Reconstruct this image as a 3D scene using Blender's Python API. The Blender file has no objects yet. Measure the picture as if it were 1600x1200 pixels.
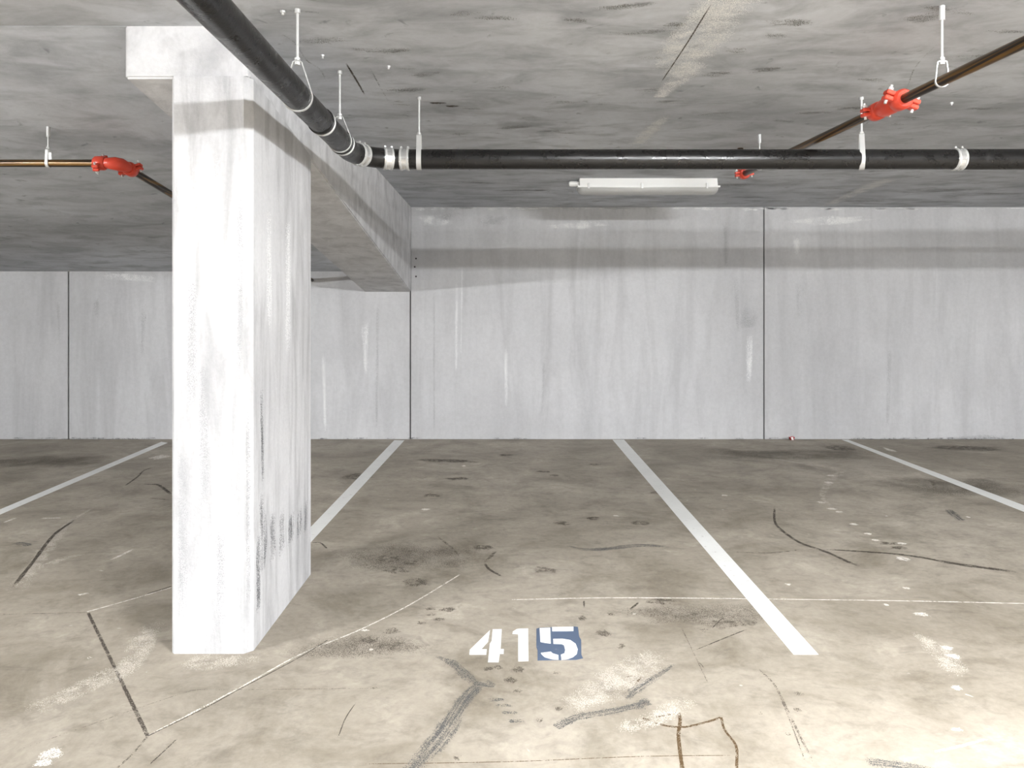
import bpy, bmesh, math, random
from mathutils import Vector, Matrix
random.seed(7)
scene = bpy.context.scene
C = scene.collection

# ------------------------------------------------------------------ camera
HC, F, VX, VY = 1.38, 1150.0, 790.0, 490.0       # eye height, focal length and vanishing point in a 1600x1200 frame
cam_d = bpy.data.cameras.new('camera'); cam = bpy.data.objects.new('camera', cam_d); C.objects.link(cam)
cam_d.sensor_width = 36.0; cam_d.lens = 36.0 * F / 1600.0
cam_d.shift_x = (800 - VX) / 1600.0; cam_d.shift_y = -(600 - VY) / 1600.0
cam.location = (0, 0, HC); cam.rotation_euler = (math.pi / 2, 0, 0)
cam_d.clip_start = 0.02
scene.camera = cam
# ------------------------------------------------------------------ world and exposure
w = bpy.data.worlds.new('world'); scene.world = w; w.use_nodes = True
w.node_tree.nodes['Background'].inputs[0].default_value = (0.5, 0.5, 0.5, 1)
w.node_tree.nodes['Background'].inputs[1].default_value = 0.0
vs = scene.view_settings
vs.view_transform = 'Standard'; vs.look = 'None'; vs.gamma = 1.0; vs.use_curve_mapping = False
vs.exposure = 2.15
LAMP = 85.0                                       # strength of one lit fluorescent lens
# three lit ceiling lamps outside the frame, each placed by the pipe and beam shadows it throws in the photograph
# (side, x, y, drop below ceiling, factor, label)
LIT = [('middle', 1.9, -0.1, 0.0, 2.7, 'lit fluorescent fixture on the ceiling above the aisle, right of the drain pipe'),
       ('left', -5.2, -0.1, 0.0, 2.7, 'lit fluorescent fixture on the ceiling above the aisle, beyond the drain pipe'),
       ('right', 8.2, 0.1, 0.2, 2.4, 'lit fluorescent fixture hung below the ceiling on two rods')]

D, CEIL = 8.08, 2.55                              # back wall, ceiling
COLF, COLB = 2.985, 3.91                          # column front and back
XR = -1.04; XL = -1.55                            # beam sides
def ramp_h(y): return HC + 1.17 - (1.17 - 0.463) * (y - 2.995) / (D - 2.995)
def beam_h(y): return HC + 0.958 - (0.958 - 0.239) * (y - 2.995) / (D - 2.995)

# pixel of the photo -> point on a surface of the room
def fl(px, py, z=0.0):
    s = (py - VY) / HC; return Vector(((px - VX) / s, F / s, z))
def ce(px, py, z=CEIL):
    s = (VY - py) / (CEIL - HC); return Vector(((px - VX) / s, F / s, z))
def wl(px, py, y=D):
    s = F / y; return Vector(((px - VX) / s, y, HC + (VY - py) / s))
def sd(px, py, x):
    s = (px - VX) / x; return Vector((x, F / s, HC + (VY - py) / s))

# ------------------------------------------------------------------ materials
def mat(name):
    m = bpy.data.materials.new(name); m.use_nodes = True
    nt = m.node_tree; b = nt.nodes['Principled BSDF']
    return m, nt, b
def N(nt, t, **k):
    n = nt.nodes.new(t)
    for a, v in k.items(): setattr(n, a, v)
    return n
def ramp(nt, src, stops):
    r = N(nt, 'ShaderNodeValToRGB'); e = r.color_ramp.elements
    while len(e) < len(stops): e.new(0.5)
    for i, (p, c) in enumerate(stops):
        e[i].position = p; e[i].color = (c, c, c, 1) if isinstance(c, (int, float)) else (*c, 1)
    nt.links.new(src, r.inputs[0]); return r.outputs[0]
def noise(nt, vec, scale, detail=6, rough=0.6, dist=0.0):
    n = N(nt, 'ShaderNodeTexNoise'); n.inputs['Scale'].default_value = scale
    n.inputs['Detail'].default_value = detail; n.inputs['Roughness'].default_value = rough
    n.inputs['Distortion'].default_value = dist
    nt.links.new(vec, n.inputs['Vector']); return n.outputs['Fac']
def mapping(nt, scale=(1, 1, 1), loc=(0, 0, 0), rot=(0, 0, 0)):
    t = N(nt, 'ShaderNodeNewGeometry'); m = N(nt, 'ShaderNodeMapping')
    m.inputs['Scale'].default_value = scale; m.inputs['Location'].default_value = loc
    m.inputs['Rotation'].default_value = rot
    nt.links.new(t.outputs['Position'], m.inputs['Vector']); return m.outputs['Vector']
def mix(nt, mode, fac, a, b):
    n = N(nt, 'ShaderNodeMix', data_type='RGBA', blend_type=mode)
    for sock, v in ((n.inputs[0], fac), (n.inputs[6], a), (n.inputs[7], b)):
        if hasattr(v, 'is_output'): nt.links.new(v, sock)
        elif isinstance(v, (int, float)): sock.default_value = v
        else: sock.default_value = (*v, 1)
    return n.outputs[2]
def bump(nt, b, h, strength, dist=0.01):
    n = N(nt, 'ShaderNodeBump'); n.inputs['Strength'].default_value = strength; n.inputs['Distance'].default_value = dist
    nt.links.new(h, n.inputs['Height']); nt.links.new(n.outputs[0], b.inputs['Normal'])
def simple(name, col, rough=0.5, metal=0.0):
    m, nt, b = mat(name); b.inputs['Base Color'].default_value = (*col, 1)
    b.inputs['Roughness'].default_value = rough; b.inputs['Metallic'].default_value = metal
    return m

def concrete(name, base, dark, light, streak=(1, 1, 1), s1=0.8, s2=5.0, fine=40, amt=1.0, rough=0.85, bmp=0.25, seed=0.0, spots=0.0):
    m, nt, b = mat(name)
    v1 = mapping(nt, (1, 1, 1), (seed, seed * 2, 3)); v2 = mapping(nt, streak, (seed + 5, 1, seed))
    n1 = noise(nt, v1, s1, 4, 0.55, 0.3); n2 = noise(nt, v2, s2, 8, 0.62, 0.5); n3 = noise(nt, v1, fine, 4, 0.7)
    c = mix(nt, 'MIX', ramp(nt, n1, [(0.36, 0), (0.68, 1)]), base, light)
    c = mix(nt, 'MIX', ramp(nt, n2, [(0.34, amt), (0.56, 0)]), c, dark)
    c = mix(nt, 'MIX', ramp(nt, n2, [(0.60, 0), (0.74, 0.7 * amt)]), c, light)
    c = mix(nt, 'MULTIPLY', 0.35, c, ramp(nt, n3, [(0.25, 0.72), (0.65, 1.0)]))
    if spots:
        n4 = noise(nt, mapping(nt, (1, 1, 1), (9, seed, 4)), 9.0, 3, 0.55, 0.6)
        c = mix(nt, 'MIX', ramp(nt, n4, [(0.66, 0), (0.74, spots)]), c, [k * 0.55 for k in dark])
    nt.links.new(c, b.inputs['Base Color']); b.inputs['Roughness'].default_value = rough
    h = mix(nt, 'MIX', 0.4, n2, n3); bump(nt, b, h, bmp, 0.008)
    return m

M_wall = concrete('wall_concrete', (0.56, 0.56, 0.57), (0.48, 0.48, 0.49), (0.65, 0.65, 0.66), (2.2, 2.2, 0.30), 0.7, 2.2, 30, 0.65, 0.9, 0.12, 1.3)
M_col = concrete('column_concrete', (0.54, 0.54, 0.55), (0.38, 0.38, 0.39), (0.65, 0.65, 0.66), (3.0, 3.0, 0.45), 1.4, 3.6, 55, 0.8, 0.85, 0.5, 4.1)
M_beam = concrete('beam_concrete', (0.57, 0.57, 0.58), (0.42, 0.42, 0.43), (0.70, 0.70, 0.71), (1.5, 1.5, 1.0), 1.3, 4.5, 45, 0.8, 0.85, 0.45, 7.7)
M_ceil = concrete('ceiling_concrete', (0.455, 0.474, 0.505), (0.285, 0.297, 0.316), (0.60, 0.625, 0.664), (0.8, 1.6, 1), 0.9, 3.2, 26, 0.75, 0.9, 0.35, 2.2, 0.55)
M_floor_base = None
def floor_mat():
    m, nt, b = mat('floor_concrete')
    v = mapping(nt)
    n1 = noise(nt, v, 0.5, 5, 0.6, 0.4); n2 = noise(nt, v, 2.0, 9, 0.70, 0.45); n3 = noise(nt, v, 34, 5, 0.7)
    n6 = noise(nt, mapping(nt, (1, 1.6, 1), (12, 3, 0)), 8, 8, 0.72, 0.5)
    n4 = noise(nt, mapping(nt, (1, 1, 1), (31, 7, 0)), 4.2, 6, 0.6, 1.6); n5 = noise(nt, mapping(nt, (1, 1, 1), (3, 77, 0)), 14, 2, 0.5, 0.4)
    c = mix(nt, 'MIX', ramp(nt, n1, [(0.34, 0), (0.66, 1)]), (0.31, 0.270, 0.216), (0.43, 0.384, 0.318))
    c = mix(nt, 'MIX', ramp(nt, n2, [(0.32, 0.9), (0.53, 0)]), c, (0.20, 0.170, 0.126))
    c = mix(nt, 'MIX', ramp(nt, n2, [(0.56, 0), (0.76, 0.8)]), c, (0.60, 0.545, 0.455))
    c = mix(nt, 'MIX', ramp(nt, n4, [(0.64, 0), (0.76, 0.5)]), c, (0.20, 0.172, 0.14))
    c = mix(nt, 'MIX', ramp(nt, n5, [(0.76, 0), (0.80, 0.8)]), c, (0.76, 0.73, 0.67))
    c = mix(nt, 'MULTIPLY', 1.0, c, ramp(nt, n6, [(0.30, 0.74), (0.50, 1.0), (0.72, 1.0)]))
    c = mix(nt, 'MULTIPLY', 0.45, c, ramp(nt, n3, [(0.28, 0.66), (0.62, 1.0)]))
    nt.links.new(c, b.inputs['Base Color'])
    nt.links.new(ramp(nt, n2, [(0.3, 0.55), (0.7, 0.8)]), b.inputs['Roughness'])
    bump(nt, b, mix(nt, 'MIX', 0.5, n2, n3), 0.15, 0.006)
    return m
M_floor = floor_mat()
M_gap = simple('grey_joint_sealant', (0.13, 0.13, 0.13), 0.95)

def paint(name, col, wear=0.5):
    m, nt, b = mat(name)
    n = noise(nt, mapping(nt), 26, 6, 0.7); n2 = noise(nt, mapping(nt, (1, 1, 1), (4, 9, 1)), 3, 4, 0.6)
    c = mix(nt, 'MIX', ramp(nt, n, [(0.28, wear), (0.40, 0)]), col, (0.42, 0.39, 0.35))
    c = mix(nt, 'MULTIPLY', 0.5, c, ramp(nt, n2, [(0.3, 0.82), (0.7, 1.0)]))
    nt.links.new(c, b.inputs['Base Color']); b.inputs['Roughness'].default_value = 0.6
    return m
M_white = paint('white_road_paint', (0.82, 0.82, 0.80), 0.8)
M_blue = paint('blue_paint', (0.085, 0.118, 0.185), 0.35)

def decal(name, col, strength=0.8, nscale=18.0, streak=(1, 1, 1), n0=0.36, n1=0.62, f1=1.0, floor_=0.1, along=False):
    """worn mark: fine grains of pigment whose density = feather of the outline x broken-up noise"""
    m, nt, b = mat(name); b.inputs['Base Color'].default_value = (*col, 1); b.inputs['Roughness'].default_value = 0.8
    a = N(nt, 'ShaderNodeAttribute', attribute_name='feather')
    if along:                                        # noise runs along the stroke
        st = N(nt, 'ShaderNodeAttribute', attribute_name='stroke'); mp = N(nt, 'ShaderNodeMapping'); mp.inputs['Scale'].default_value = streak
        nt.links.new(st.outputs['Vector'], mp.inputs['Vector']); vec = mp.outputs['Vector']
    else: vec = mapping(nt, streak)
    n = noise(nt, vec, nscale, 6, 0.62, 0.15)
    r = N(nt, 'ShaderNodeMapRange', interpolation_type='SMOOTHSTEP'); nt.links.new(n, r.inputs['Value'])
    r.inputs['From Min'].default_value = n0; r.inputs['From Max'].default_value = n1
    r.inputs['To Min'].default_value = floor_ * strength; r.inputs['To Max'].default_value = strength
    r2 = N(nt, 'ShaderNodeMapRange', interpolation_type='SMOOTHSTEP'); nt.links.new(a.outputs['Fac'], r2.inputs['Value']); r2.inputs['From Max'].default_value = f1
    g = N(nt, 'ShaderNodeMath', operation='MULTIPLY'); nt.links.new(r.outputs[0], g.inputs[0]); nt.links.new(r2.outputs[0], g.inputs[1])
    fl_ = N(nt, 'ShaderNodeVectorMath', operation='FLOOR'); nt.links.new(mapping(nt, (450, 450, 450)), fl_.inputs[0])
    wn_ = N(nt, 'ShaderNodeTexWhiteNoise'); nt.links.new(fl_.outputs[0], wn_.inputs['Vector'])
    gt = N(nt, 'ShaderNodeMath', operation='GREATER_THAN'); nt.links.new(g.outputs[0], gt.inputs[0]); nt.links.new(wn_.outputs['Value'], gt.inputs[1])
    nt.links.new(gt.outputs[0], b.inputs['Alpha'])
    return m
M_tyre = decal('tyre_rubber_mark', (0.095, 0.092, 0.088), 0.9, 1.0, (5, 130, 1), 0.34, 0.64, 0.7, 0.1, True)
M_tread = decal('tyre_tread_mark', (0.095, 0.092, 0.088), 0.75, 30, (1, 1, 1), 0.34, 0.60, 0.7, 0.2)
M_oil = decal('oil_stain', (0.095, 0.078, 0.06), 0.85, 22, (1, 1, 1), 0.36, 0.62, 0.9, 0.1)
M_soft = decal('faint_grime', (0.12, 0.10, 0.078), 0.6, 5, (1, 1, 1), 0.30, 0.66, 1.0, 0.1)
M_crack = decal('dark_crack', (0.06, 0.048, 0.036), 0.95, 25, (1, 1, 1), 0.32, 0.54, 0.6, 0.3)
M_chalk = decal('pale_scuff', (0.78, 0.74, 0.68), 0.85, 30, (1, 1, 1), 0.32, 0.56, 0.9, 0.2)
M_scrape = decal('pale_scrape', (0.58, 0.53, 0.46), 0.6, 14, (1, 1, 1), 0.36, 0.62, 0.9, 0.05)
M_rust = decal('brown_seep_line', (0.085, 0.05, 0.018), 0.95, 30, (1, 1, 1), 0.3, 0.55, 0.4, 0.3)
M_plast = decal('pale_plaster', (0.82, 0.82, 0.81), 0.75, 7, (1, 1, 1), 0.34, 0.62, 1.0, 0.15)
M_streak = decal('grey_run_stain', (0.36, 0.36, 0.37), 0.6, 4, (5, 5, 0.35), 0.32, 0.68, 1.0, 0.15)
M_trowel = decal('trowel_mark', (0.36, 0.36, 0.37), 0.6, 6, (1, 1, 2.5), 0.34, 0.66, 1.0, 0.1)  # grey trowel swirls and smudges on the wall
M_coldark = decal('grey_rub_stain', (0.10, 0.10, 0.105), 0.8, 5, (5, 5, 0.5), 0.34, 0.66, 1.0, 0.05)
M_lime = decal('pale_run_stain', (0.88, 0.88, 0.88), 0.7, 4, (4, 4, 0.5), 0.32, 0.68, 1.0, 0.15)
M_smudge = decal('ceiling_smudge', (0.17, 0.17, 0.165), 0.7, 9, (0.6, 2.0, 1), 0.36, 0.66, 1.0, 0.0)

def glossy_pipe():
    m, nt, b = mat('black_pipe'); v = mapping(nt, (1, 1, 1))
    n = noise(nt, v, 70, 4, 0.7); n2 = noise(nt, v, 12, 6, 0.7, 1.0)
    c = mix(nt, 'MIX', ramp(nt, n2, [(0.62, 0), (0.75, 0.5)]), (0.008, 0.0075, 0.0075), (0.04, 0.035, 0.034))
    nt.links.new(c, b.inputs['Base Color'])
    nt.links.new(ramp(nt, n2, [(0.35, 0.22), (0.7, 0.45)]), b.inputs['Roughness'])
    b.inputs['Specular IOR Level'].default_value = 0.5
    bump(nt, b, mix(nt, 'MIX', 0.5, n, n2), 0.35, 0.004)
    return m
M_pipe = glossy_pipe()
def sprinkler_mat(scale=(40, 0.5, 40)):
    m, nt, b = mat('lacquered_steel_pipe')
    n = noise(nt, mapping(nt, scale), 2, 3, 0.5)
    c = mix(nt, 'MIX', ramp(nt, n, [(0.50, 0), (0.62, 0.8)]), (0.014, 0.008, 0.005), (0.20, 0.10, 0.018))
    nt.links.new(c, b.inputs['Base Color']); b.inputs['Roughness'].default_value = 0.3; b.inputs['Metallic'].default_value = 0.25
    return m
M_spr = sprinkler_mat(); M_sprx = sprinkler_mat((0.5, 40, 40))
M_red = simple('red_enamel', (0.62, 0.060, 0.030), 0.33)
M_zinc = simple('zinc_plated_steel', (0.58, 0.58, 0.57), 0.45, 0.35)
M_steel = simple('stainless_band', (0.80, 0.80, 0.79), 0.25, 0.75)
M_housing = simple('white_housing', (0.86, 0.86, 0.84), 0.45)
def lens_off():
    m, nt, b = mat('diffuser_unlit'); b.inputs['Base Color'].default_value = (0.42, 0.42, 0.41, 1)
    b.inputs['Roughness'].default_value = 0.25; return m
M_lens = lens_off()
def lens_on(f):
    m, nt, b = mat('diffuser_lit'); b.inputs['Base Color'].default_value = (0.9, 0.9, 0.9, 1)
    b.inputs['Emission Color'].default_value = (0.97, 0.985, 1.0, 1); b.inputs['Emission Strength'].default_value = LAMP * f
    return m
M_tie = simple('tie_hole_shade', (0.06, 0.06, 0.06), 0.9)  # dark colour painted in for the shade inside the tie holes
M_litter = simple('red_plastic', (0.42, 0.02, 0.02), 0.4)
M_litterw = simple('white_plastic', (0.8, 0.78, 0.76), 0.4)

# ------------------------------------------------------------------ mesh helpers
def link(name, me, m, parent=None, smooth=False):
    o = bpy.data.objects.new(name, me); C.objects.link(o)
    if m: me.materials.append(m)
    if smooth:
        for p in me.polygons: p.use_smooth = True
    if parent: o.parent = parent
    return o
def from_bm(name, bm, m, parent=None, smooth=False):
    bmesh.ops.recalc_face_normals(bm, faces=bm.faces)
    me = bpy.data.meshes.new(name); bm.to_mesh(me); bm.free()
    o = link(name, me, m, parent, smooth)
    if smooth:
        try: me.set_sharp_from_angle(angle=math.radians(40))
        except Exception: pass
    return o
def tag(o, label=None, cat=None, group=None, kind=None):
    if label: o['label'] = label
    if cat: o['category'] = cat
    if group: o['group'] = group
    if kind: o['kind'] = kind
    return o
def empty(name, loc):
    o = bpy.data.objects.new(name, None); C.objects.link(o); o.location = loc; o.empty_display_size = 0.1
    return o
def keep(o, parent):
    """parent o (built in world space) under an Empty that stands at its own base"""
    o.parent = parent; o.matrix_parent_inverse = Matrix.Translation(parent.location).inverted(); return o
def bx(bm, x0, x1, y0, y1, z0, z1, bev=0.0):
    r = bmesh.ops.create_cube(bm, size=1.0)
    for v in r['verts']:
        v.co = Vector((x0 + (v.co.x + .5) * (x1 - x0), y0 + (v.co.y + .5) * (y1 - y0), z0 + (v.co.z + .5) * (z1 - z0)))
    if bev:
        es = list({e for v in r['verts'] for e in v.link_edges})
        bmesh.ops.bevel(bm, geom=es, offset=bev, segments=2, affect='EDGES', profile=0.5)
def box(name, b, m, parent=None, bev=0.0):
    bm = bmesh.new(); bx(bm, *b, bev); return from_bm(name, bm, m, parent)
def hexa(bm, pts):
    """8 points: bottom loop 4, top loop 4"""
    v = [bm.verts.new(p) for p in pts]
    for f in ((0, 1, 2, 3), (4, 5, 6, 7), (0, 1, 5, 4), (1, 2, 6, 5), (2, 3, 7, 6), (3, 0, 4, 7)):
        bm.faces.new([v[i] for i in f])
def frames(path):
    n = len(path); T = []
    for i in range(n):
        a = path[max(i - 1, 0)]; b = path[min(i + 1, n - 1)]; T.append((b - a).normalized())
    up = Vector((0, 0, 1)) if abs(T[0].z) < 0.9 else Vector((0, 1, 0))
    U = (up - T[0] * up.dot(T[0])).normalized(); out = []
    for t in T:
        U = (U - t * U.dot(t)).normalized(); out.append((t, U, t.cross(U)))
    return out
def tube(bm, path, r, seg=20, cap=True):
    path = [Vector(p) for p in path]; fr = frames(path); rings = []
    rr = r if hasattr(r, '__len__') else [r] * len(path)
    for p, (t, u, v), q in zip(path, fr, rr):
        rings.append([bm.verts.new(p + (u * math.cos(a) + v * math.sin(a)) * q) for a in [2 * math.pi * k / seg for k in range(seg)]])
    for a, b in zip(rings, rings[1:]):
        for k in range(seg): bm.faces.new((a[k], a[(k + 1) % seg], b[(k + 1) % seg], b[k]))
    if cap: bm.faces.new(rings[0]); bm.faces.new(rings[-1])
def pipe(name, path, r, m, parent=None, seg=24):
    bm = bmesh.new(); tube(bm, path, r, seg); return from_bm(name, bm, m, parent, True)
def strap(bm, path, axis, wid, th, closed=True):
    """flat band: path lies in the plane normal to axis"""
    axis = Vector(axis).normalized(); n = len(path); rings = []
    for i, p in enumerate(path):
        a = path[i - 1] if (closed or i) else path[i]; b = path[(i + 1) % n] if (closed or i < n - 1) else path[i]
        t = (b - a).normalized(); o = t.cross(axis)
        rings.append([bm.verts.new(p + axis * s * wid / 2 + o * q * th / 2) for s, q in ((-1, -1), (1, -1), (1, 1), (-1, 1))])
    rng = range(n) if closed else range(n - 1)
    for i in rng:
        a, b = rings[i], rings[(i + 1) % n]
        for k in range(4): bm.faces.new((a[k], a[(k + 1) % 4], b[(k + 1) % 4], b[k]))
    if not closed: bm.faces.new(rings[0]); bm.faces.new(rings[-1])
def lathe(bm, prof, origin, axis, seg=28):
    """prof: (distance along axis, radius)"""
    origin = Vector(origin); axis = Vector(axis).normalized()
    tube(bm, [origin + axis * a for a, _ in prof], [q for _, q in prof], seg)

# ------------------------------------------------------------------ decals: worn marks lying on a surface
def surf_mesh(name, verts, faces, fe, m, parent, st=None):
    me = bpy.data.meshes.new(name); me.from_pydata([tuple(v) for v in verts], [], faces)
    at = me.attributes.new('feather', 'FLOAT', 'POINT'); at.data.foreach_set('value', fe)
    if st:
        at = me.attributes.new('stroke', 'FLOAT_VECTOR', 'POINT'); at.data.foreach_set('vector', [c for v in st for c in v])
    return link(name, me, m, parent)
def ribbon_data(pts, widths, nrm, V, Fc, E, S, taper=True):
    P = []; W = []; n0 = len(pts); pts = [Vector(p) for p in pts]
    for i in range(n0 - 1):                              # Catmull-Rom through the given points
        a, b = pts[i], pts[i + 1]; p0 = pts[i - 1] if i else a * 2 - b; p3 = pts[i + 2] if i + 2 < n0 else b * 2 - a
        k = min(24, max(4, int((b - a).length / 0.05)))
        ka = min(1.0, (b - a).length / max((a - p0).length, 1e-6)); kb = min(1.0, (b - a).length / max((p3 - b).length, 1e-6))
        ma = (b - p0) * 0.5 * ka; mb = (p3 - a) * 0.5 * kb
        for j in range(k):
            t = j / k; t2, t3 = t * t, t * t * t
            P.append(a * (2 * t3 - 3 * t2 + 1) + ma * (t3 - 2 * t2 + t) + b * (3 * t2 - 2 * t3) + mb * (t3 - t2)); W.append(widths[i] + (widths[i + 1] - widths[i]) * t)
    P.append(pts[-1]); W.append(widths[-1]); n = len(P); nrm = Vector(nrm); base = len(V); L = 0.0; sd_ = random.uniform(0, 50)
    for i, p in enumerate(P):
        if i: L += (P[i] - P[i - 1]).length
        t = (P[min(i + 1, n - 1)] - P[max(i - 1, 0)]).normalized(); s = t.cross(nrm).normalized()
        e = min(1.0, min(i, n - 1 - i) / max(1, n * 0.15)) if taper else 1.0
        w_ = W[i] * (random.uniform(.82, 1.18) if W[i] > .02 else 1)
        for q, f in ((-1, 0.0), (-.5, .7), (0, 1.0), (.5, .7), (1, 0.0)):
            V.append(p + s * q * w_ / 2); E.append(f * e); S.append((L, q * w_ / 2, sd_))
    for i in range(n - 1):
        for k in range(4):
            a = base + i * 5 + k; Fc.append((a, a + 1, a + 6, a + 5))
def ribbon(name, pts, widths, m, parent, nrm=(0, 0, 1), taper=True):
    if not hasattr(widths, '__len__'): widths = [widths] * len(pts)
    V, Fc, E, S = [], [], [], []; ribbon_data(pts, widths, nrm, V, Fc, E, S, taper)
    return surf_mesh(name, V, Fc, E, m, parent, S)
def blob_data(c, ra, rb, ang, nrm, V, Fc, E, rough=0.25):
    nrm = Vector(nrm); t = Vector((1, 0, 0)) if abs(nrm.x) < 0.9 else Vector((0, 1, 0)); b = nrm.cross(t)
    base = len(V); K = 16; V.append(Vector(c)); E.append(1.0)
    wob = [1 + random.uniform(-rough, rough) for _ in range(K)]
    for s, f in ((0.35, 0.95), (0.7, 0.6), (1.0, 0.0)):
        for k in range(K):
            a = 2 * math.pi * k / K; x, y = math.cos(a) * ra * s * wob[k], math.sin(a) * rb * s * wob[k]
            V.append(Vector(c) + t * (x * math.cos(ang) - y * math.sin(ang)) + b * (x * math.sin(ang) + y * math.cos(ang))); E.append(f)
    for k in range(K):
        k2 = (k + 1) % K; Fc.append((base, base + 1 + k, base + 1 + k2))
        for q in range(2):
            o = base + 1 + q * K; Fc.append((o + k, o + K + k, o + K + k2, o + k2))
def blob(name, c, ra, rb, ang, m, parent, nrm=(0, 0, 1)):
    V, Fc, E = [], [], []; blob_data(c, ra, rb, ang, nrm, V, Fc, E)
    return surf_mesh(name, V, Fc, E, m, parent)

# ================================================================== THE SETTING
X0, X1, YB = -10.0, 12.0, -10.0
floor = tag(box('floor', (X0 - .2, X1 + .2, YB - .2, D + .3, -0.25, 0.0), M_floor), kind='structure')
ceiling = tag(box('ceiling', (X0 - .2, X1 + .2, YB - .2, D + .3, CEIL, CEIL + 0.25), M_ceil), kind='structure')
bm = bmesh.new()
hexa(bm, [(X0 - .1, 2.995, CEIL - .001), (XL + .02, 2.995, CEIL - .001), (XL + .02, D + .1, ramp_h(D + .1)), (X0 - .1, D + .1, ramp_h(D + .1)),
          (X0 - .1, 2.995, CEIL + .05), (XL + .02, 2.995, CEIL + .05), (XL + .02, D + .1, CEIL + .05), (X0 - .1, D + .1, CEIL + .05)])
ceiling_ramp = tag(from_bm('ceiling_ramp', bm, M_ceil), kind='structure')
wall_left = tag(box('wall_left', (X0 - .2, X0, YB, D + .2, 0, CEIL), M_wall), kind='structure')
wall_right = tag(box('wall_right', (X1, X1 + .2, YB, D + .2, 0, CEIL), M_wall), kind='structure')
wall_front = tag(box('wall_front', (X0, X1, YB - .2, YB, 0, CEIL), M_wall), kind='structure')
wall_back = tag(box('wall_back', (X0, X1, D + 0.03, D + 0.25, 0, CEIL), M_gap), kind='structure')
joints = [X0, -8.68, -4.80, -1.046, 2.837, 6.72, 10.6, X1]
for a, b in zip(joints, joints[1:]):
    pn = box('panel', (a + .007, b - .007, D, D + .04, 0.0, CEIL), M_wall, wall_back, 0.004)
# thin formwork ridges left on the wall; the last one models a shadow's edge
for (xa, xb, py, t) in ((6, 92, 464, .006), (130, 262, 463, .006), (112, 262, 449, .004)):
    a = wl(xa, py); b = wl(xb, py)
    box('formwork_or_shadow_ridge', (a.x, b.x, D - .003, D + .002, a.z - t / 2, a.z + t / 2), M_wall, wall_back)
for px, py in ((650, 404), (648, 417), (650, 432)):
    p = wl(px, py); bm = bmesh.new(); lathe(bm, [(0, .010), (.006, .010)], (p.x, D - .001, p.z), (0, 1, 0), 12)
    from_bm('tie_hole', bm, M_tie, wall_back)  # flat disc, its dark colour stands for the shaded hole
# run stains and trowel patches on the wall
wn = (0, -1, 0); yy = D - .0002
for px, y0, y1, wd, m in ((714, 425, 590, .05, M_lime), (722, 412, 560, .03, M_lime), (678, 450, 690, .04, M_streak), (790, 540, 640, .06, M_lime),
                          (1135, 345, 420, .10, M_streak), (1172, 520, 600, .10, M_lime), (1150, 430, 520, .08, M_streak), (850, 560, 650, .05, M_streak),
                          (1390, 540, 670, .07, M_streak), (570, 500, 590, .10, M_lime), (590, 470, 680, .05, M_streak), (150, 465, 500, .10, M_streak),
                          (225, 470, 560, .08, M_streak), (90, 470, 540, .06, M_streak), (505, 550, 680, .06, M_lime), (1245, 370, 400, .12, M_lime), (1250, 440, 500, .12, M_streak)):
    a = wl(px, y0, yy); b = wl(px + random.uniform(-4, 4), y1, yy)
    ribbon('run_stain', [a, b], [wd, wd * .6], m, wall_back, wn)
for px, py, ra, rb, m in ((680, 345, .20, .08, M_plast), (770, 345, .2, .07, M_trowel), (700, 335, .16, .06, M_trowel), (905, 352, .35, .05, M_plast), (1300, 345, .5, .06, M_plast),
                          (200, 433, .4, .05, M_plast), (1170, 500, .12, .16, M_trowel), (1530, 684, .5, .03, M_trowel)):
    blob('trowel_patch', wl(px, py, yy - .0002), ra, rb, random.uniform(-.1, .1), m, wall_back, wn)

V, Fc, E = [], [], []
for k in range(70):
    px = random.choice((random.uniform(5, 260), random.uniform(490, 1594), random.uniform(1340, 1594)))
    blob_data(wl(px, 685.2 + random.uniform(-.8, .8), D - .0005), random.uniform(.02, .10), random.uniform(.004, .012), 0, wn, V, Fc, E)
tag(surf_mesh('mortar_chips', V, Fc, E, M_coldark, wall_back), kind='stuff')
V, Fc, E = [], [], []
for k in range(60):
    px = random.uniform(645, 1594)
    blob_data(wl(px, 324.5 + random.uniform(0, 3), D - .0005), random.uniform(.03, .15), random.uniform(.004, .02), 0, wn, V, Fc, E)
tag(surf_mesh('mortar_smears', V, Fc, E, M_plast, wall_back), kind='stuff')
# ================================================================== COLUMN AND BEAM
xc0, xc1 = -1.357, -1.032; ch = 0.03; cl = 0.012
foot = [(xc0 + cl, COLF), (xc1 - ch, COLF), (xc1, COLF + ch), (xc1, COLB - cl), (xc1 - cl, COLB), (xc0 + cl, COLB), (xc0, COLB - cl), (xc0, COLF + cl)]
bm = bmesh.new()
lo = [bm.verts.new((x, y, 0)) for x, y in foot]; hi = [bm.verts.new((x, y, beam_h(y) + 0.004)) for x, y in foot]
bm.faces.new(lo); bm.faces.new(hi)
for k in range(8): bm.faces.new((lo[k], lo[(k + 1) % 8], hi[(k + 1) % 8], hi[k]))
column = tag(from_bm('concrete_column', bm, M_col), 'pale rectangular concrete column with chamfered corners under the beam', 'column')
bm = bmesh.new(); yb0, yb1 = 2.995, D + .005
hexa(bm, [(XL, yb0, beam_h(yb0)), (XR, yb0, beam_h(yb0)), (XR, yb1, beam_h(yb1)), (XL, yb1, beam_h(yb1)),
          (XL, yb0, CEIL + .01), (XR, yb0, CEIL + .01), (XR, yb1, CEIL + .01), (XL, yb1, CEIL + .01)])
bmesh.ops.bevel(bm, geom=[e for e in bm.edges if min(v.co.z for v in e.verts) < CEIL - .01], offset=.008, segments=2, affect='EDGES')
beam = tag(from_bm('concrete_beam', bm, M_beam), 'grey concrete beam deepening from the column to the back wall', 'beam')
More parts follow.
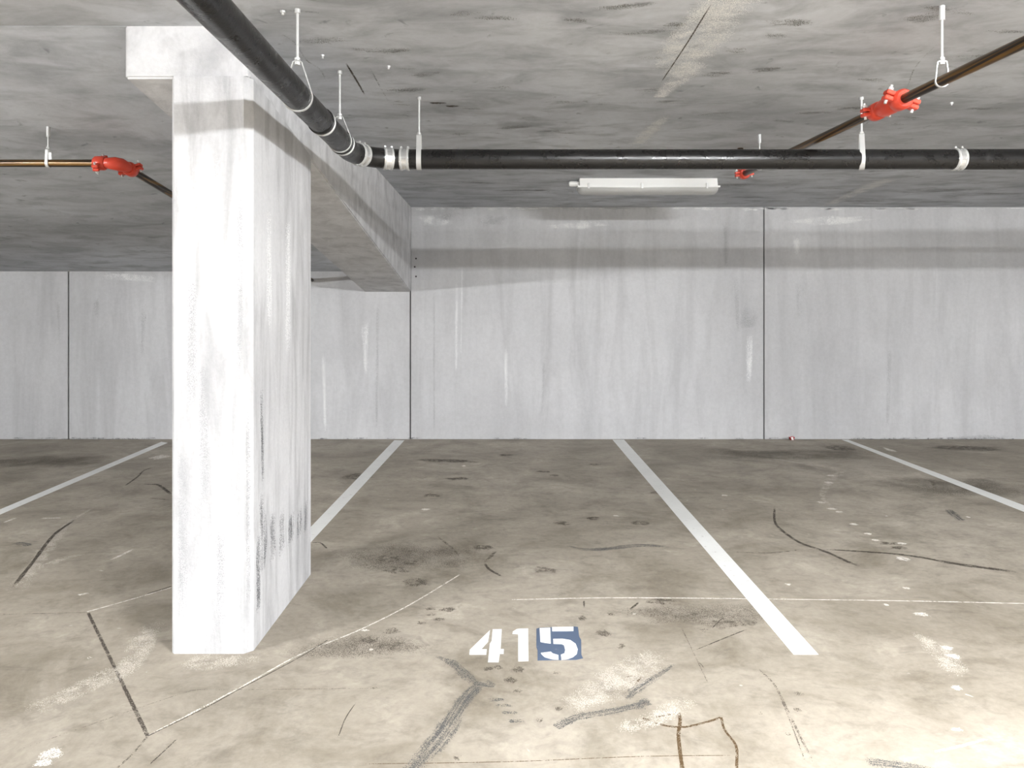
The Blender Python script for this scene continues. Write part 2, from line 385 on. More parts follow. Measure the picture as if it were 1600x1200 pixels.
# stains on the column
xs = xc1 + .0002; sn = (1, 0, 0)
for pts, wd, m in ((((409, 600), (411, 760)), .05, M_coldark), (((407, 770), (413, 850), (408, 900)), .09, M_coldark), (((404, 830), (404, 960)), .07, M_coldark),
                   (((425, 800), (427, 880)), .09, M_coldark), (((440, 795), (441, 870)), .10, M_coldark), (((455, 800), (455, 850)), .12, M_coldark), (((468, 790), (468, 840)), .10, M_coldark), (((478, 780), (478, 835)), .09, M_coldark),
                   (((420, 320), (422, 520)), .08, M_lime), (((450, 340), (450, 560)), .10, M_lime)):
    ribbon('run_stain', [sd(px, py, xs) for px, py in pts], wd, m, column, sn)
yf = COLF - .0002
for pts, wd, m in ((((388, 640), (388, 960)), .022, M_streak), (((285, 700), (286, 960)), .05, M_streak), (((300, 430), (300, 640)), .05, M_streak), (((345, 820), (346, 985)), .05, M_streak),
                   (((340, 240), (342, 420)), .05, M_lime), (((375, 300), (375, 600)), .03, M_streak), (((318, 560), (320, 800)), .05, M_streak)):
    ribbon('run_stain', [wl(px, py, yf) for px, py in pts], wd, m, column, wn)
box('formwork_or_shadow_ridge', (xc0 + .02, xc1 - .05, COLF - .003, COLF + .002, HC + .415, HC + .421), M_col, column)
box('formwork_or_shadow_ridge', (xc0 + .02, xc1 - .05, COLF - .003, COLF + .002, HC + .462, HC + .466), M_col, column)

# ================================================================== FLOOR MARKINGS AND WEAR (parts of the floor)
def flat(name, polys, z, m, parent, label=None):
    V, Fc = [], []
    for poly in polys:
        b = len(V); V += [(p.x, p.y, z) for p in poly]; Fc.append(tuple(range(b, b + len(poly))))
    me = bpy.data.meshes.new(name); me.from_pydata(V, [], Fc)
    bm = bmesh.new(); bm.from_mesh(me); bmesh.ops.recalc_face_normals(bm, faces=bm.faces)
    for f in bm.faces:
        if f.normal.z < 0: f.normal_flip()
    ex = bmesh.ops.extrude_face_region(bm, geom=list(bm.faces))
    for e in ex['geom']:
        if isinstance(e, bmesh.types.BMVert): e.co.z = 0.0
    bmesh.ops.recalc_face_normals(bm, faces=bm.faces)
    bm.to_mesh(me); bm.free(); o = link(name, me, m, parent)
    if label: o['label'] = label
    return o
def along(a, b, t): return a + (b - a) * t
stripes = [([(616, 688), (632, 688)], [(485, 824), (485, 848)], 1.0, 'white painted stall line ending at the concrete column'),
           ([(957, 687), (975, 687)], [(1240, 1023), (1279, 1023)], 1.0, 'white painted stall line right of the number 415'),
           ([(252, 690.5), (262, 692)], [(5, 794), (5, 802)], 1.25, 'white painted stall line seen left of the concrete column'),
           ([(1315, 687), (1325, 687)], [(1594, 797.5), (1594, 787.5)], 1.25, 'white painted stall line beyond the red scrap by the wall')]
for (a, b), (c, d), t, lab in stripes:
    A, B, Cc, Dd = fl(*a), fl(*b), fl(*c), fl(*d)
    flat('stall_line', [[A, B, along(B, Dd, t), along(A, Cc, t)]], 0.0010, M_white, floor, lab)
def dg(*uv): return [fl(725 + u / 8, 970 + v / 8) for u, v in uv]
flat('digit', [dg((325, 118), (300, 265), (215, 358), (285, 358), (278, 425), (68, 425), (72, 365)),
               dg((358, 108), (472, 106), (458, 355), (498, 355), (495, 415), (448, 415), (432, 520), (300, 518), (322, 290), (345, 255))], 0.0012, M_white, floor, 'white stencilled digit 4')
flat('digit', [dg((605, 165), (612, 135), (660, 105), (700, 100), (802, 98), (805, 505), (678, 508), (676, 170))], 0.0012, M_white, floor, 'white stencilled digit 1')
flat('number_backing', [dg((905, 100), (945, 88), (1370, 72), (1425, 78), (1440, 200), (1465, 240), (1468, 430), (1488, 470), (1400, 490), (920, 497), (920, 370), (905, 330))], 0.0010, M_blue, floor, 'blue painted square behind the digit 5')
flat('digit', [dg((945, 95), (1078, 90), (1085, 290), (1010, 280), (955, 268)), dg((1100, 82), (1368, 78), (1368, 132), (1102, 134)),
               dg((1115, 230), (1230, 228), (1330, 245), (1395, 290), (1422, 360), (1410, 420), (1360, 460), (1290, 485), (1220, 493), (1210, 428), (1255, 410), (1265, 370), (1250, 310), (1220, 295), (1118, 292)),
               dg((960, 405), (1085, 390), (1110, 412), (1180, 432), (1180, 492), (1100, 485), (1010, 460), (970, 425))], 0.0018, M_white, floor, 'white stencilled digit 5 on a blue square')
zc = [0.00012]
def fr(name, px, wid, m, taper=True):
    zc[0] += 0.0000025
    return ribbon(name, [fl(x, y, zc[0]) for x, y in px], wid, m, floor, (0, 0, 1), taper)
def fb(name, px, py, rx, ry, m, ang=0.0):
    """rx, ry: half sizes in photo pixels"""
    zc[0] += 0.0000025
    c = fl(px, py, zc[0]); s = (py - VY) / HC
    depth = abs(fl(px, py + ry).y - c.y)
    return blob(name, c, rx / s, depth, ang, m, floor)
# saw cuts and joints
fr('saw_cut', [(138, 958), (231, 1150)], .016, M_crack, False)
fr('joint_crack', [(231, 1150), (372, 1076), (470, 1022), (560, 985), (640, 945), (718, 898)], .012, M_chalk, False)
fr('joint_crack', [(231, 1150), (325, 1104), (372, 1078), (470, 1026), (512, 1000)], .007, M_crack, False)
fr('joint_crack', [(231, 1150), (205, 1180), (183, 1200)], .010, M_oil, False)
fr('joint_crack', [(136, 956), (200, 938), (268, 918)], .014, M_chalk, False)
fr('joint_crack', [(230, 928), (268, 916)], .012, M_crack, False)
fr('joint_crack', [(5, 960), (136, 957)], .008, M_oil, False)
fr('chalk_line', [(800, 937), (960, 934), (1200, 936), (1420, 939), (1600, 943)], .014, M_chalk, False)
fr('chalk_line', [(5, 1180), (300, 1079), (360, 1078), (620, 1075)], .004, M_oil)
fr('crack', [(560, 1194), (800, 1190), (1000, 1182), (1160, 1180)], .004, M_rust)
fr('crack', [(1210, 790), (1213, 820), (1250, 848), (1290, 862), (1330, 880), (1345, 884)], [.02, .02, .03, .035, .03, .06], M_crack)
fr('crack', [(1280, 858), (1350, 862), (1420, 868), (1500, 882), (1594, 894)], [.015, .03, .03, .05, .05], M_crack)
fr('crack', [(1140, 862), (1200, 864), (1260, 858)], .02, M_oil)
fr('crack', [(194, 760), (215, 745), (225, 735), (240, 730)], .02, M_crack)
fr('crack', [(222, 757), (245, 757), (258, 765), (268, 773)], .03, M_crack)
fr('crack', [(230, 778), (266, 781)], .035, M_oil)
fr('crack', [(1086, 1016), (1125, 1000), (1170, 982)], .008, M_crack); fr('crack', [(1112, 982), (1132, 963)], .008, M_crack)
fr('crack', [(1090, 1032), (1102, 1046)], .008, M_oil); fr('crack', [(1063, 977), (1110, 1075)], .006, M_oil); fr('crack', [(1180, 1040), (1210, 1070), (1240, 1130), (1275, 1200)], .012, M_oil)
fr('crack', [(1215, 1080), (1232, 1120), (1262, 1200)], .006, M_oil)
fr('crack', [(528, 1153), (540, 1122), (556, 1098)], .005, M_crack); fr('crack', [(230, 1198), (258, 1172), (279, 1152)], .006, M_crack)
fr('crack', [(912, 938), (913, 950)], .010, M_crack); fr('crack', [(985, 952), (998, 941)], .015, M_crack); fr('crack', [(682, 837), (708, 858), (720, 872)], .02, M_oil)
fr('crack', [(757, 880), (765, 890), (785, 901)], .02, M_crack); fr('crack', [(757, 880), (768, 868), (775, 860)], .03, M_oil); fr('crack', [(485, 848), (500, 848), (512, 858)], .015, M_crack)
# tyre marks
fr('tyre_mark', [(676, 1024), (705, 1035), (728, 1055), (745, 1070)], [.015, .05, .055, .045], M_tyre)
fr('tyre_mark', [(752, 1066), (725, 1095), (690, 1150), (640, 1205), (610, 1240)], [.05, .075, .085, .08, .08], M_tyre, False)
fr('tyre_mark', [(735, 1066), (770, 1072), (757, 1062)], .03, M_tyre)
fr('tyre_mark', [(868, 1136), (900, 1121), (960, 1110), (1014, 1097)], [.05, .045, .05, .04], M_tyre, False)
fr('tyre_mark', [(976, 1094), (990, 1080), (1025, 1058), (1055, 1035)], [.05, .05, .035, .02], M_tyre)
fr('tyre_mark', [(996, 1110), (1005, 1096), (1014, 1099)], .05, M_tyre)
for k, (x, y) in enumerate(((776, 1094), (787, 1103), (796, 1114), (806, 1127))):
    fr('tyre_mark', [(x - 14, y), (x + 14, y - 1)], .024, M_tread, True)
fr('tyre_mark', [(882, 852), (910, 858), (945, 858), (1000, 852), (1050, 855)], [.04, .05, .07, .06, .04], M_tyre)
fr('tyre_mark', [(1480, 795), (1495, 808), (1504, 814)], .07, M_tyre); fr('tyre_mark', [(1440, 750), (1455, 752), (1462, 765)], .05, M_oil)
fr('tyre_mark', [(22, 848), (40, 850), (46, 853)], .05, M_tyre)
fr('tyre_mark', [(1350, 1190), (1400, 1195), (1460, 1203)], .05, M_tyre)
fr('tyre_mark', [(1100, 700), (1200, 712), (1290, 716)], [.3, .5, .2], M_soft)
# brown seep lines
fr('seep_line', [(1004, 1122), (1040, 1134), (1070, 1136), (1105, 1128), (1127, 1121)], .012, M_rust, False)
fr('seep_line', [(1025, 1121), (1060, 1113)], .010, M_rust, False); fr('seep_line', [(1060, 1113), (1063, 1125), (1060, 1150), (1066, 1200), (1070, 1230)], .014, M_rust, False)
fr('seep_line', [(1127, 1121), (1132, 1140), (1150, 1165), (1151, 1200)], .010, M_rust, False)
fr('seep_line', [(975, 1058), (1000, 1057), (992, 1070)], .008, M_rust)
# drips and oil spots
for px, py, rx, ry in ((608, 873, 34, 10), (620, 890, 26, 8), (640, 880, 20, 6), (605, 1010, 30, 10), (575, 1000, 24, 8), (612, 986, 16, 6), (675, 951, 11, 3), (700, 953, 14, 4), (674, 960, 9, 3), (685, 968, 14, 3), (660, 973, 9, 3),
                       (944, 990, 14, 6), (910, 966, 7, 5), (955, 960, 7, 3), (764, 1045, 10, 4), (778, 1043, 8, 4), (808, 1045, 12, 6), (798, 1063, 13, 5), (809, 1080, 9, 4), (867, 1051, 7, 3), (873, 1107, 8, 4), (843, 1125, 7, 4),
                       (970, 1010, 8, 5), (585, 1075, 5, 2), (715, 1184, 8, 5), (1246, 1109, 7, 4), (1231, 1147, 6, 3), (1248, 1084, 9, 4), (1188, 1115, 4, 3), (1130, 975, 30, 8), (1165, 972, 20, 8), (1085, 962, 26, 6), (1100, 985, 8, 3), (1035, 940, 26, 6),
                       (650, 910, 24, 8), (755, 856, 22, 5), (880, 818, 18, 4), (925, 810, 14, 3), (850, 890, 22, 6), (1000, 817, 20, 4), (1390, 849, 22, 3), (1405, 856, 16, 4), (1310, 700, 30, 5), (1510, 700, 60, 6), (790, 711, 14, 2.5), (715, 748, 22, 3), (675, 774, 20, 3), (850, 737, 14, 2), (866, 743, 10, 2), (930, 726, 12, 2), (700, 720, 50, 3), (560, 745, 30, 6), (1025, 770, 14, 3)):
    fb('oil_spot', px, py, rx, ry, M_oil, random.uniform(-.3, .3))
for px, py, rx, ry in ((640, 870, 120, 25), (1100, 960, 130, 22), (1240, 710, 160, 10), (80, 720, 110, 12), (1500, 760, 120, 20), (560, 1010, 120, 25)):
    fb('grime_patch', px, py, rx, ry, M_soft)
# pale scrapes
fr('scrape', [(20, 930), (45, 895), (75, 855), (110, 815), (155, 788)], [.12, .10, .12, .06, .02], M_scrape); fr('crack', [(18, 920), (50, 880), (85, 835), (120, 810)], .025, M_crack)
fr('scrape', [(60, 890), (100, 872), (135, 866)], [.1, .08, .03], M_scrape); fr('scrape', [(62, 810), (100, 809)], .03, M_chalk); fr('scrape', [(5, 817), (25, 809)], .03, M_chalk); fr('scrape', [(172, 876), (210, 857)], .03, M_chalk); fr('scrape', [(120, 930), (140, 927)], .03, M_chalk)
fr('scrape', [(880, 1110), (940, 1080), (1000, 1040), (1030, 1015)], [.12, .2, .2, .1], M_scrape); fr('scrape', [(960, 1140), (1020, 1125), (1080, 1090)], [.08, .12, .08], M_scrape)
fr('scrape', [(1430, 985), (1480, 1030), (1500, 1060)], [.05, .15, .08], M_scrape); fr('scrape', [(1455, 1176), (1500, 1166), (1545, 1154)], .015, M_chalk); fr('scrape', [(40, 1115), (130, 1075), (200, 1040), (240, 970)], [.12, .18, .15, .1], M_scrape)
fr('scrape', [(285, 1030), (340, 1035), (410, 1024)], .14, M_scrape); fr('scrape', [(1190, 715), (1240, 722), (1310, 734), (1296, 752), (1285, 778), (1310, 800)], [.04, .08, .12, .08, .05, .04], M_scrape)
for px, py, rx, ry in ((1295, 754, 8, 2), (1298, 743, 8, 1.5), (1283, 785, 6, 2), (1300, 795, 9, 2), (1312, 800, 7, 2), (1334, 819, 8, 2), (1357, 834, 7, 2), (1368, 844, 7, 2), (1409, 849, 8, 2), (1410, 873, 12, 4), (1231, 913, 5, 2), (1416, 919, 7, 2), (1385, 945, 5, 2),
                       (1440, 960, 14, 4), (1480, 1012, 12, 4), (1490, 1025, 14, 5), (1495, 1075, 10, 5), (1495, 1140, 10, 4), (80, 1178, 22, 10), (68, 1192, 16, 8), (1132, 774, 6, 1.5), (140, 1028, 4, 2), (860, 1020, 5, 2), (580, 1015, 4, 2), (1513, 808, 4, 1.5), (1390, 703, 6, 4), (250, 714, 16, 4), (570, 985, 8, 2), (725, 728, 4, 1.5), (665, 796, 8, 2)):
    fb('paint_fleck', px, py, rx, ry, M_chalk)

# ================================================================== CEILING MARKS
cn = (0, 0, -1); zk = [CEIL - .0004]
def cr(name, px, wid, m, taper=True):
    zk[0] -= .000003; return ribbon(name, [ce(x, y, zk[0]) for x, y in px], wid, m, ceiling, cn, taper)
cr('plaster_patch', [(1155, -20), (1105, 50), (1060, 120), (1030, 152)], [.28, .26, .20, .10], M_plast, False)
cr('plaster_patch', [(1130, -10), (1070, 60), (1035, 110)], [.1, .2, .15], M_plast)
cr('plaster_patch', [(1045, 178), (1015, 205), (992, 228)], [.06, .14, .14], M_plast); cr('plaster_patch', [(1400, 275), (1340, 300), (1290, 322)], [.25, .22, .15], M_plast)
cr('crack', [(1112, 5), (1075, 65), (1032, 130)], .008, M_crack); cr('crack', [(540, 98), (555, 122), (570, 148)], .012, M_crack); cr('crack', [(578, 106), (592, 132), (607, 158)], .010, M_smudge)
cr('crack', [(432, 48), (460, 66), (480, 95), (500, 108), (512, 132)], .012, M_smudge); cr('crack', [(420, 14), (505, 20)], .012, M_smudge); cr('crack', [(1470, 62), (1430, 105), (1412, 145), (1330, 212)], .008, M_smudge)
cr('crack', [(700, 157), (900, 160), (1200, 162)], .006, M_smudge)
for px, py in ((684, 161), (706, 166)):
    c = ce(px, py, CEIL - .0003); blob('chipped_spot', c, .045, .022, 0, M_crack, ceiling, cn)
for k in range(46):
    px, py = random.uniform(500, 1590), random.uniform(10, 215); c = ce(px, py, CEIL - .0002 - k * 2e-6)
    blob('ceiling_smudge', c, random.uniform(.05, .16), random.uniform(.02, .05), random.uniform(-.3, .3), M_smudge, ceiling, cn)
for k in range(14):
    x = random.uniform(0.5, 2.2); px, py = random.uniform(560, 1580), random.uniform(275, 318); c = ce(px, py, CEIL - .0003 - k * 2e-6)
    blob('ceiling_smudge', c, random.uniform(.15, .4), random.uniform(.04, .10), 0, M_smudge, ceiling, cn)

# ================================================================== DRAIN PIPE
PR = 0.0535; PZ = HC + 0.834; PX = -0.80; PY = 3.98; RB = 0.247
drain = empty('drain_pipe', (0, PY, PZ)); tag(drain, 'thick black drain pipe with steel couplings turning a corner below the ceiling', 'pipe')
cx, cy = PX + RB, PY - RB
def arc(t): return Vector((cx - RB * math.sin(t), cy + RB * math.cos(t), PZ))
def arct(t): return Vector((-math.cos(t), -math.sin(t), 0))
keep(pipe('pipe_length', [(PX, -9.9, PZ), (PX, 0, PZ), (PX, 2, PZ), (PX, 3.2, PZ)], PR, M_pipe, None, 32), drain)
keep(pipe('pipe_length', [(PX, 3.19, PZ), (PX, 3.4, PZ), (PX, cy - .03, PZ)], PR, M_pipe, None, 32), drain)
keep(pipe('elbow', [Vector((PX, cy - .04, PZ))] + [arc(math.radians(a)) for a in range(90, -1, -6)] + [Vector((cx + .04, PY, PZ))], PR * 1.01, M_pipe, None, 32), drain)
keep(pipe('pipe_length', [(cx + .03, PY, PZ), (0, PY, PZ), (1.2, PY, PZ), (2.446, PY, PZ)], PR, M_pipe, None, 32), drain)
keep(pipe('pipe_length', [(2.44, PY, PZ), (4, PY, PZ), (X1 - .02, PY, PZ)], PR * 1.03, M_pipe, None, 32), drain)
for y in (3.20, 3.60):                                          # hub rings
    for dy in (-.012, .016):
        bm = bmesh.new(); lathe(bm, [(-.006, PR * 1.0), (-.004, PR * 1.10), (.004, PR * 1.10), (.006, PR * 1.0)], (PX, y + dy, PZ), (0, 1, 0), 32)
        keep(from_bm('hub_ring', bm, M_zinc if dy > 0 else M_pipe, None, True), drain)
def coupling_band(o, ax, sc=1.0):
    o = Vector(o); ax = Vector(ax).normalized(); r = PR * 1.06
    bm = bmesh.new(); lathe(bm, [(-.027, r - .004), (-.026, r), (-.012, r + .001), (0, r - .001), (.012, r + .001), (.026, r), (.027, r - .004)], o, ax, 32)
    b = keep(from_bm('coupling_band', bm, M_steel, None, True), drain)
    side = ax.cross(Vector((0, 0, 1)))
    for s in (-1, 1):
        bm = bmesh.new(); lathe(bm, [(s * .018 - .005, r), (s * .018 - .004, r + .004), (s * .018 + .004, r + .004), (s * .018 + .005, r)], o, ax, 32)
        c = from_bm('band_clamp', bm, M_zinc, None, True); c.parent = b
        bm = bmesh.new(); p = o + ax * s * .018 + Vector((0, 0, r + .006))
        tube(bm, [p - side * .012, p + side * .012], .006, 10)
        c = from_bm('clamp_screw', bm, M_zinc, None, False); c.parent = b
for deg in (57, 19): t = math.radians(deg); coupling_band(arc(t), arct(t))
coupling_band((cx + .008, PY, PZ), (1, 0, 0)); coupling_band((2.446, PY, PZ), (1, 0, 0))

# ================================================================== PIPE HANGERS
def hanger(x, y, zc_, pr, axis, apex, wid, label, group=None, yaw=0.0, zceil=CEIL, sleeve=False, rod=.0055):
    """threaded rod from the slab + teardrop strap round a pipe; axis = pipe direction"""
    t = empty('pipe_hanger', (x, y, zc_)); tag(t, label, 'hanger', group)
    ax = Matrix.Rotation(yaw, 3, 'Z') @ Vector(axis); side = ax.cross(Vector((0, 0, 1)))
    za = zc_ + apex
    bm = bmesh.new(); tube(bm, [(x, y, za - .012), (x, y, zceil + .01)], rod, 12); keep(from_bm('rod', bm, M_zinc, None, True), t)
    bm = bmesh.new(); tube(bm, [(x, y, zceil - (.055 if sleeve else .016)), (x, y, zceil + .004)], rod * 2.1, 12); keep(from_bm('anchor_sleeve', bm, M_zinc, None, True), t)
    for dz in (-.008, .009):
        bm = bmesh.new(); tube(bm, [(x, y, za + dz - .005), (x, y, za + dz + .005)], rod * 2.0, 6); keep(from_bm('nut', bm, M_zinc), t)
    r = pr + .0025; c = Vector((x, y, zc_)); hw = .016
    # straight flanks from a short flat top down to the tangent points
    d = apex; phi = math.acos(max(-1, min(1, r / math.hypot(d, hw)))) + math.atan2(hw, d)
    path = []
    a0 = phi; K = 26
    for k in range(K + 1):
        a = a0 + (2 * math.pi - 2 * a0) * k / K
        path.append(c + side * math.sin(a) * r + Vector((0, 0, 1)) * math.cos(a) * r)
    path += [c - side * hw + Vector((0, 0, apex - .003)), c - side * hw * .6 + Vector((0, 0, apex)), c + side * hw * .6 + Vector((0, 0, apex)), c + side * hw + Vector((0, 0, apex - .003))]
    bm = bmesh.new(); strap(bm, path, ax, wid, .004); keep(from_bm('strap', bm, M_zinc), t)
    return t
hanger(PX, 2.83, PZ, PR, (0, 1, 0), .135, .014, 'steel strap hanger on the black pipe run along the beam, farther from its elbow', yaw=.12)
hanger(PX, 3.55, PZ, PR, (0, 1, 0), .115, .014, 'steel strap hanger on the black pipe run along the beam, close to its elbow', yaw=.12)
hanger(-.468, PY, PZ, PR, (1, 0, 0), .13, .026, 'flat steel strap hanger on the black pipe beside the elbow coupling', yaw=.06)
hanger(1.925, PY, PZ, PR, (1, 0, 0), .135, .026, 'flat steel strap hanger on the black pipe near its lone steel coupling', yaw=-.35)

# ================================================================== SPRINKLER PIPES
SR = 0.0205
SX = 1.66
def sz(y): return HC + 0.885 + 0.038 * (y - 2.8)
def coupling(o, ax, ear, parent, s=1.0):
    """red two-piece grooved coupling with bolted ears"""
    o = Vector(o); ax = Vector(ax).normalized(); ear = Vector(ear); ear = (ear - ax * ear.dot(ax)).normalized(); r = SR
    bm = bmesh.new(); lathe(bm, [(-.026 * s, r), (-.026 * s, r + .010 * s), (-.018 * s, r + .016 * s), (.018 * s, r + .016 * s), (.026 * s, r + .010 * s), (.026 * s, r)], o, ax, 24)
    b = keep(from_bm('coupling', bm, M_red, None, True), parent); up = ax.cross(ear)
    for sg in (-1, 1):
        p = o + ear * sg * (r + .020 * s)
        for q in (-1, 1):
            bm = bmesh.new(); R = Matrix((ear, ax, up)).transposed()
            bx(bm, -.020 * s, .020 * s, -.015 * s, .015 * s, -.007 * s, .007 * s, .004 * s)
            for v in bm.verts: v.co = R @ v.co + p + up * q * .0085 * s
            c = from_bm('ear', bm, M_red); c.parent = b
        bm = bmesh.new(); pb = o + ear * sg * (r + .028 * s); tube(bm, [pb - up * .034 * s, pb + up * .026 * s], .0048 * s, 8)
        c = from_bm('bolt', bm, M_zinc); c.parent = b
        bm = bmesh.new(); tube(bm, [pb - up * .026 * s, pb - up * .017 * s], .009 * s, 6)
        c = from_bm('bolt_nut', bm, M_zinc); c.parent = b
    return b
spr = empty('sprinkler_pipe', (SX, 3.2, sz(3.2))); tag(spr, 'slim dark brown sprinkler pipe with red couplings passing above the black drain pipe', 'pipe')
def sp(y): return Vector((SX, y, sz(y)))
keep(pipe('pipe_length', [sp(-4), sp(0), sp(3.10)], SR, M_spr, None, 20), spr)
keep(pipe('pipe_length', [sp(3.27), sp(4), sp(5.13)], SR, M_spr, None, 20), spr)
sax = (sp(4) - sp(3)).normalized()
bm = bmesh.new(); lathe(bm, [(-.10, SR), (-.085, SR + .008), (-.03, SR + .019), (.03, SR + .019), (.085, SR + .008), (.10, SR)], sp(3.19), sax, 24); keep(from_bm('fitting_body', bm, M_red, None, True), spr)
coupling(sp(3.09), sax, (1, 0, -.35), spr, 1.35); coupling(sp(3.29), sax, (1, 0, .1), spr, 1.2)
coupling(sp(5.12), sax, (1, 0, .1), spr, 1.1)
e0 = sp(5.14); keep(pipe('elbow', [e0, e0 + Vector((0, .03, .002)), e0 + Vector((0, .052, .012)), e0 + Vector((0, .062, .034)), e0 + Vector((0, .064, .07))], SR + .006, M_red, None, 18), spr)
keep(pipe('riser', [e0 + Vector((0, .064, .06)), e0 + Vector((0, .064, CEIL - .001 - e0.z))], SR, M_spr, None, 18), spr)
hanger(SX, 2.80, sz(2.80), SR, sax, .075, .010, 'thin steel loop hanger on the sprinkler pipe above the red fitting', yaw=-.2, sleeve=True, rod=.0050)
hanger(SX, 4.81, sz(4.81), SR, sax, .075, .010, 'thin steel loop hanger on the sprinkler pipe behind the black drain pipe', yaw=-.2, sleeve=True, rod=.0050)
# left bay
LZ = HC + .825; LY = 4.04
sl = empty('sprinkler_pipe', (-2.16, LY, LZ)); tag(sl, 'slim brown sprinkler pipe with a red elbow running behind the concrete column', 'pipe')
sl.name = 'sprinkler_pipe.001'
def lp(y): return Vector((-2.115, y, LZ - .115 * (y - LY)))
keep(pipe('pipe_length', [(X0 + .02, LY, LZ), (-4, LY, LZ), (-2.215, LY, LZ)], SR, M_sprx, None, 20), sl)
keep(pipe('pipe_length', [lp(4.15), lp(5.5), lp(8.04)], SR, M_spr, None, 20), sl)
lax = (lp(6) - lp(5)).normalized()
keep(pipe('elbow', [(-2.225, LY, LZ), (-2.18, LY, LZ), (-2.15, LY + .008, LZ), (-2.125, LY + .03, LZ - .003), lp(LY + .065), lp(LY + .12)], [SR + .004, SR + .010, SR + .016, SR + .016, SR + .010, SR + .004], M_red, None, 20), sl)
coupling((-2.225, LY, LZ), (1, 0, 0), (0, .8, .6), sl, 1.15); coupling(lp(4.15), lax, (1, 0, .3), sl, 1.15)
hanger(-2.51, LY, LZ, SR, (1, 0, 0), .075, .016, 'steel loop hanger on the sprinkler pipe in the sloping bay', yaw=.1, zceil=ramp_h(LY), sleeve=True, rod=.0050)

# ================================================================== CEILING ANCHORS
for px, py, lab in ((442, 17, 'small steel anchor stub in the ceiling beside the first pipe hanger rod'), (504, 86, 'small steel anchor stub in the ceiling above the drain elbow'),
                    (607, 103, 'small steel anchor stub in the ceiling beyond the two dark scratches'), (1487, 160, 'small steel anchor stub in the ceiling beneath the sprinkler hanger')):
    p = ce(px, py); t = empty('ceiling_anchor', p); tag(t, lab, 'anchor', 'anchor stubs in the ceiling')
    bm = bmesh.new(); tube(bm, [p + Vector((0, 0, -.016)), p + Vector((0, 0, .005))], .005, 10); keep(from_bm('stud', bm, M_zinc, None, True), t)
    bm = bmesh.new(); tube(bm, [p + Vector((0, 0, -.008)), p + Vector((0, 0, .002))], .010, 6); keep(from_bm('nut', bm, M_zinc), t)

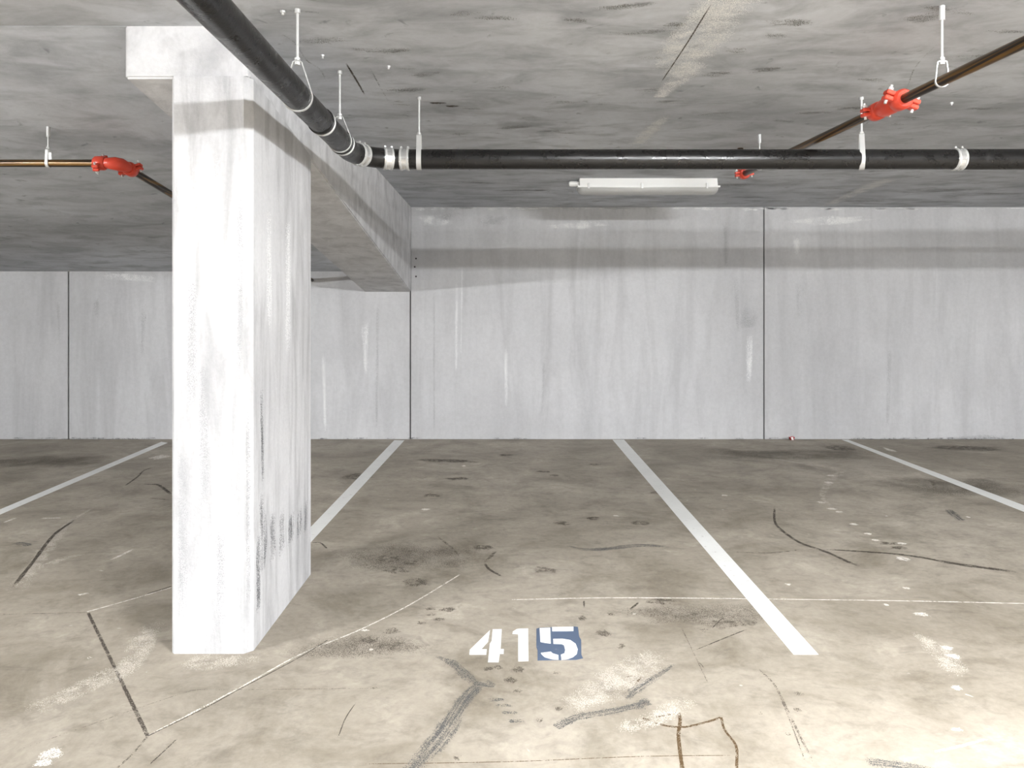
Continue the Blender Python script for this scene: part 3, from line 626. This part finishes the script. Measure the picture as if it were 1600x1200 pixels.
# ================================================================== LIGHT FIXTURES
def fixture(x, y, drop, lens_m, label, group=None, side=None):
    end = '_%s_offscreen' % side if side else ''
    z = CEIL - drop; t = empty('light_fixture' + end, (x, y, z)); tag(t, label, 'light fixture', group)
    L, hw = .595, .075
    def prism(name, prof, x0, x1, m, smooth=False, ends=None):
        bm = bmesh.new(); rings = []
        xs_ = ends or [(x0, 1.0), (x1, 1.0)]
        for xx, q in xs_:
            rings.append([bm.verts.new((x + xx, y + py * (0.35 + .65 * q if ends else 1), z + (-.078 + (pz + .078) * q if ends else pz))) for py, pz in prof])
        n = len(prof)
        for a, b in zip(rings, rings[1:]):
            for k in range(n): bm.faces.new((a[k], a[(k + 1) % n], b[(k + 1) % n], b[k]))
        bm.faces.new(rings[0]); bm.faces.new(rings[-1])
        return keep(from_bm(name, bm, m, None, smooth), t)
    prism('housing', [(-.055, .004), (.055, .004), (hw - .008, -.045), (hw - .004, -.066), (-hw + .004, -.066), (-hw + .008, -.045)], -L, L, M_housing)
    prism('rim', [(-hw - .006, -.066), (hw + .006, -.066), (hw + .006, -.080), (-hw - .006, -.080)], -L - .018, L + .018, M_housing)
    prof = [(hw * math.cos(a) * (1 if abs(math.cos(a)) > .2 else 1), -.078 - .058 * max(0, math.sin(a)) ** .6) for a in [math.pi * k / 12 for k in range(13)]]
    e = L + .014
    prism('diffuser' + end, prof, 0, 0, lens_m, True, [(-e, .15), (-e + .004, .55), (-e + .018, .85), (-e + .04, 1), (e - .04, 1), (e - .018, .85), (e - .004, .55), (e, .15)])
    for s in (-1, 1):
        for cx_ in (-.52, -.06, .50):
            bm = bmesh.new(); bx(bm, x + cx_ - .009, x + cx_ + .009, y + s * (hw + .004) - .006, y + s * (hw + .004) + .006, z - .092, z - .045, .002)
            keep(from_bm('clip', bm, M_zinc), t)
    bm = bmesh.new(); lathe(bm, [(0, .012), (.006, .021), (.02, .024), (.065, .024), (.08, .02), (.10, .018)], (x - L - .09, y, z - .038), (1, 0, 0), 16)
    keep(from_bm('cable_gland', bm, M_housing, None, True), t)
    if drop:
        for s in (-.4, .4):
            bm = bmesh.new(); tube(bm, [(x + s, y, z), (x + s, y, CEIL + .01)], .005, 10); keep(from_bm('suspension_rod', bm, M_zinc, None, True), t)
    return t
fixture(1.236, 6.42, 0.0, M_lens, 'unlit white fluorescent fixture on the ceiling close to the back wall')
for side, x, y, dr, f, lab in LIT: fixture(x, y, dr, lens_on(f), lab, None, side)

# ================================================================== LITTER
p = wl(1235, 686); t = empty('plastic_scrap', (p.x, D - .04, 0)); tag(t, 'small red and white plastic scrap lying against the back wall', 'litter')
bm = bmesh.new(); n = 14; rings = []
for q, (z, r) in enumerate(((0.0005, .017), (.012, .021), (.030, .026))):
    rings.append([bm.verts.new((p.x + math.cos(2 * math.pi * k / n) * r * 1.2, D - .04 + math.sin(2 * math.pi * k / n) * r, z + (0.012 * abs(math.sin(2 * math.pi * k / n * 1.5)) - .006 if q == 2 else 0))) for k in range(n)])
for a, b in zip(rings, rings[1:]):
    for k in range(n): bm.faces.new((a[k], a[(k + 1) % n], b[(k + 1) % n], b[k]))
bm.faces.new(rings[0]); keep(from_bm('cup', bm, M_litter), t)
bm = bmesh.new(); hexa(bm, [(p.x - .012, D - .072, .004), (p.x + .008, D - .072, .004), (p.x + .008, D - .066, .004), (p.x - .012, D - .066, .004), (p.x - .020, D - .066, .032), (p.x + .004, D - .066, .036), (p.x + .004, D - .060, .036), (p.x - .020, D - .060, .032)])
keep(from_bm('torn_label', bm, M_litterw), t)
